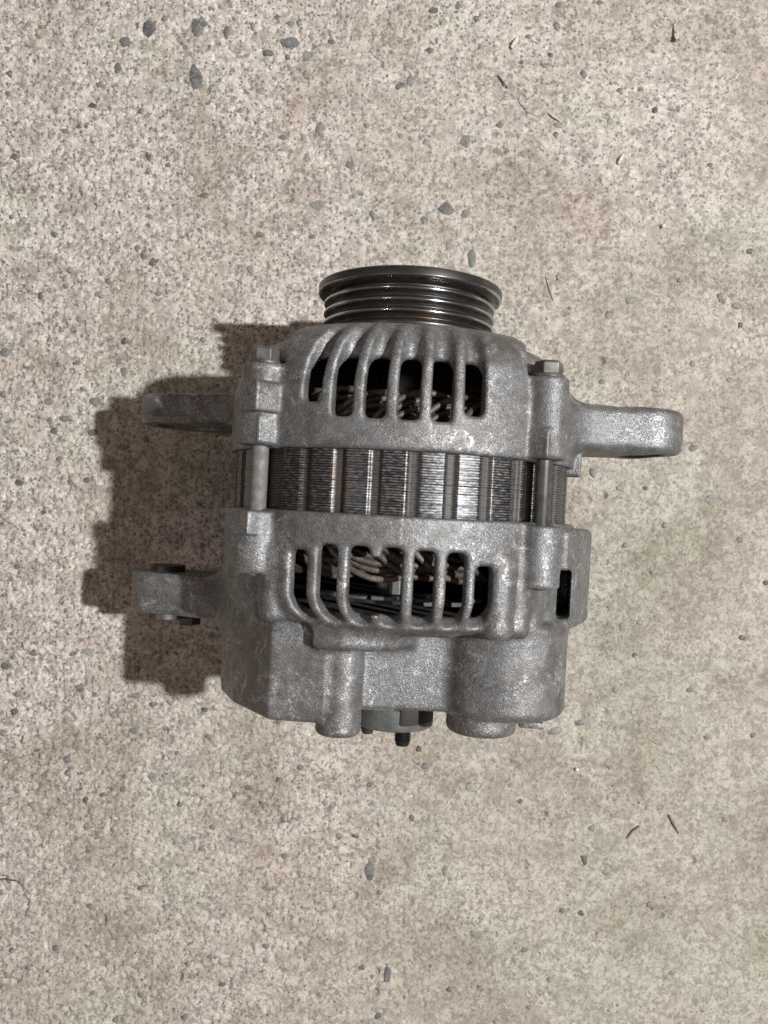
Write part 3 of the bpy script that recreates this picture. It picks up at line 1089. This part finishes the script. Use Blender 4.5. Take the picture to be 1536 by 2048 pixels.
# through bolts
for a in BOLT_A:
    u, w = polar(BOLT_R, a)
    mb = MB()
    mb.lathe([(2.3, -33.5), (2.65, -33.0), (2.65, 33)], 24, (u, w))
    tb = mb.build('through_bolt', M_DULLROD if u < 0 else M_ROD, alt)
    mb = MB()
    mb.lathe([(5.2, 32.1), (5.2, 32.8), (5.0, 33.1)], 28, (u, w))
    mb.build('washer', M_STEEL, tb)
    mb = MB()
    mb.lathe([(4.45, 33.0), (4.55, 33.3), (4.55, 36.4), (4.1, 37.2), (3.0, 37.4)], 6, (u, w))
    mb.build('bolt_head', M_STEEL, tb, smooth=False, bevel=0.25)

# pulley
mb = MB()
crest = lambda v: [(30.45, v - 0.66), (30.80, v - 0.50), (30.96, v - 0.30), (31.0, v - 0.1), (31.0, v + 0.1), (30.96, v + 0.30), (30.80, v + 0.50), (30.45, v + 0.66)]
prof = [(12, 49.6), (20, 49.4), (28.6, 49.2), (29.8, 49.7), (30.2, 50.6), (30.2, 51.3), (29.8, 51.8), (28.4, 52.6), (28.4, 53.0)]
prof += crest(54.6) + [(28.5, 56.2), (28.5, 56.6)] + crest(58.3) + [(28.5, 59.9), (28.5, 60.3)] + crest(62.0)
prof += [(29.0, 63.2), (29.0, 63.6), (29.1, 63.7), (32.4, 64.9), (32.7, 65.05), (33.1, 65.35), (33.2, 65.55), (33.2, 65.7), (33.2, 67.9), (33.15, 68.1), (32.95, 68.35), (32.6, 68.5),
         (30.6, 68.5), (29.8, 68.0), (27.5, 60.5), (26, 58.5), (14, 57.8), (12, 57.8)]
mb.lathe(prof, 160, cap=False)
n0 = len(prof)
pulley = mb.build('belt_pulley', [M_PULLEY, M_POLISH], alt, angle=66)
pm = pulley.data
pmi = np.zeros(len(pm.polygons), dtype=np.int32)
for i_, p_ in enumerate(pm.polygons):
    rr_ = [math.hypot(pm.vertices[q].co.x, pm.vertices[q].co.z) / MM for q in p_.vertices]
    vv_ = [pm.vertices[q].co.y / MM for q in p_.vertices]
    if (min(rr_) > 30.4 and max(rr_) < 31.2) or (min(rr_) > 32.3 and min(vv_) > 68.05) or (min(rr_) > 32.3 and max(vv_) < 65.6):
        pmi[i_] = 1
pm.polygons.foreach_set('material_index', pmi)
mb = MB()
mb.lathe([(8.3, 44), (16, 44), (17, 46.5), (17, 50), (8.3, 50)], 48)
mb.build('spacer', M_STEEL, alt)
mb = MB()
mb.lathe([(16, 47.4), (27.2, 47.5), (27.6, 48.2), (27, 48.7), (16, 48.8)], 72)
mb.build('bearing_retainer', M_PLATE, alt)

# sleeve and bolt in the rear lug
mb = MB()
mb.lathe([(4.0, -57.6), (6.6, -57.4), (6.9, -57.0), (6.9, -37.0), (6.6, -36.6), (4.0, -36.6)], 32, (-88.0, -19.5))
sl_ = mb.build('lug_sleeve', M_SLEEVE, alt)
mb = MB()
mb.lathe([(4.4, -60.5), (4.9, -60.0), (4.9, -53.6), (4.4, -53.0)], 6, (-80.5, -27.0))
mb.build('lug_nut', M_SLEEVE, alt, smooth=False, bevel=0.2)

# terminals at the back
mb = MB()
mb.lathe([(13.4, -79.4), (14.0, -79.6), (14.3, -80.0), (14.3, -86.6), (14.0, -87.1), (13.3, -87.4)], 64, (1.8, 3.5))
term = mb.build('terminal_flange', M_TERM, alt)
mb = MB()
mb.prism([(-12, 4), (-12, 20), (1.5, 20.6), (1.5, 4)], -79.3, -74)
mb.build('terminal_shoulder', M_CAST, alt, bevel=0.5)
mb = MB()
mb.prism([(3.6, 8), (3.6, 18.2), (6.5, 18.0), (12.6, 14.0), (15.6, 9.6), (15.6, 8)], -84.9, -75)
mb.build('terminal_cavity_shade', M_CAVITY, alt, bevel=0.7)  # dark block standing in for the shaded cavity beside the terminal, not a real part
for (u, w, r, v0, v1, m_) in ((5.4, 6.0, 2.9, -86, -94.5, M_DARKSTEEL), (-7.3, -4, 2.6, -80, -93.5, M_COPPERSTUD)):
    mb = MB()
    pr = [(r, v0)]
    v = v0 - 0.4
    while v > v1 + 1.4:
        pr += [(r, v), (r - 0.35, v - 0.4)]
        v -= 0.8
    pr += [(r - 0.3, v1 + 0.9), (r - 0.7, v1)]
    mb.lathe(pr, 24, (u, w))
    mb.build('terminal_stud', m_, alt, angle=60)
mb = MB()
mb.prism([(44, 14), (44, 22), (52, 23), (52, 14)], -82.2, -80)
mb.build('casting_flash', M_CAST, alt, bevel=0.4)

# ------------------------------------------------------------------ litter on the floor
M_TWIG = mat_plain('brown_twig', (0.24, 0.16, 0.09), 0.7)
M_HAIR = mat_plain('black_hair', (0.02, 0.02, 0.02), 0.4)
M_BRISTLE = mat_plain('dark_bristle', (0.075, 0.063, 0.052), 0.6)
M_STRAW = mat_plain('pale_straw', (0.72, 0.66, 0.54), 0.7)
M_WHITE = mat_plain('white_crumb', (0.82, 0.82, 0.80), 0.6)
M_WIREBIT = mat_metal('steel_wire_bit', (0.10, 0.10, 0.10), (0.42, 0.42, 0.42), 0.8, 0.35, 0.3, 60)


def litter(name, cat, label, pix, rads, mat_, lift=0.25, flat=1.0, group=None):
    pts = [ground(*p) for p in pix]
    cx, cy = pts[0]
    cz = floor_h(cx, cy)
    # densify
    P = []
    n = len(pts)
    for i in range(n - 1):
        m_ = 5
        for q in range(m_):
            t = q / m_
            P.append((pts[i][0] * (1 - t) + pts[i + 1][0] * t, pts[i][1] * (1 - t) + pts[i + 1][1] * t))
    P.append(pts[-1])
    N = len(P)
    R = []
    for i in range(N):
        f = i / (N - 1) * (len(rads) - 1)
        a = int(min(f, len(rads) - 2))
        R.append(rads[a] + (rads[a + 1] - rads[a]) * (f - a))
    mb = MB()
    mb.tube([(x - cx, y - cy, max(floor_h(x, y), cz - 0.3) - cz + lift + r) for (x, y), r in zip(P, R)], R, 7)
    o = mb.build(name, mat_, None, angle=70)
    o.location = (cx * MM, cy * MM, cz * MM)
    o['label'] = label
    o['category'] = cat
    if group:
        o['group'] = group
    return o


litter('wire_bit', 'wire', 'bent bit of dark wire with a shiny end at the lower left edge', [(-14, 1757), (12, 1758), (32, 1761), (42, 1768), (68, 1793)],
       [0.30, 0.32, 0.32, 0.28, 0.15], M_WIREBIT, 0.5)
litter('twig', 'twig', 'short brown twig slanting up to the right, left one of two on the lower right', [(1254, 1677), (1264, 1663), (1279, 1652)], [0.2, 0.4, 0.45, 0.3], M_TWIG, 0.2,
       group='brown twigs on the floor')
litter('twig', 'twig', 'brown twig with dark tip slanting down to the right, right one of two', [(1338, 1630), (1346, 1646), (1358, 1668)], [0.35, 0.5, 0.45, 0.2], M_TWIG, 0.2,
       group='brown twigs on the floor')
litter('thorn', 'thorn', 'dark thorn with a thick base lying upright near the top right', [(1347, 84), (1346.5, 72), (1347, 48)], [0.8, 0.42, 0.25, 0.1], M_BRISTLE, 0.3)
litter('straw_chip', 'straw', 'short pale straw chip beyond the pulley at the top of the floor', [(1022, 97), (1029, 87), (1035, 77)], [0.7, 1.0, 0.6], M_STRAW, 0.2)
litter('splinter', 'splinter', 'pale pointed splinter with a dark underside above the right of the pulley', [(1096, 227), (1106, 234), (1121, 244)], [0.15, 0.42, 0.5, 0.2], M_STRAW, 0.4)
litter('bristle', 'bristle', 'dark straight bristle lying left of the pale splinter', [(995, 151), (1004, 163), (1015, 177)], [0.2, 0.32, 0.2], M_BRISTLE, 0.3)
litter('hair', 'hair', 'thin straight black hair just right of the pulley', [(1091, 553), (1097, 575), (1106, 602)], [0.12, 0.14, 0.1], M_HAIR, 0.15)
litter('hair', 'hair', 'long curved fine hair between bristle and pale splinter', [(1034, 195), (1040, 208), (1054, 224), (1082, 236)], [0.07, 0.09, 0.09, 0.06], M_HAIR, 0.15)
litter('hair', 'hair', 'fine dark hair left of the pulley top near the large dark stone', [(738, 102), (750, 113), (768, 127)], [0.07, 0.09, 0.07], M_HAIR, 0.15)
litter('crumb', 'crumb', 'small round white crumb on the bare floor right of the pulley', [(1323, 451), (1325, 453), (1327, 455)], [0.5, 0.9, 0.5], M_WHITE, 0.2)
litter('straw_chip', 'straw', 'faded flat straw chip right of the pale splinter, lower down', [(1236, 328), (1241, 319), (1246, 310)], [0.6, 1.0, 0.6], M_STRAW, 0.0)
litter('crumb', 'crumb', 'white crumb on the floor below the alternator bulge at lower right', [(1150, 1540), (1153, 1538), (1156, 1537)], [0.5, 0.9, 0.5], M_WHITE, 0.1)
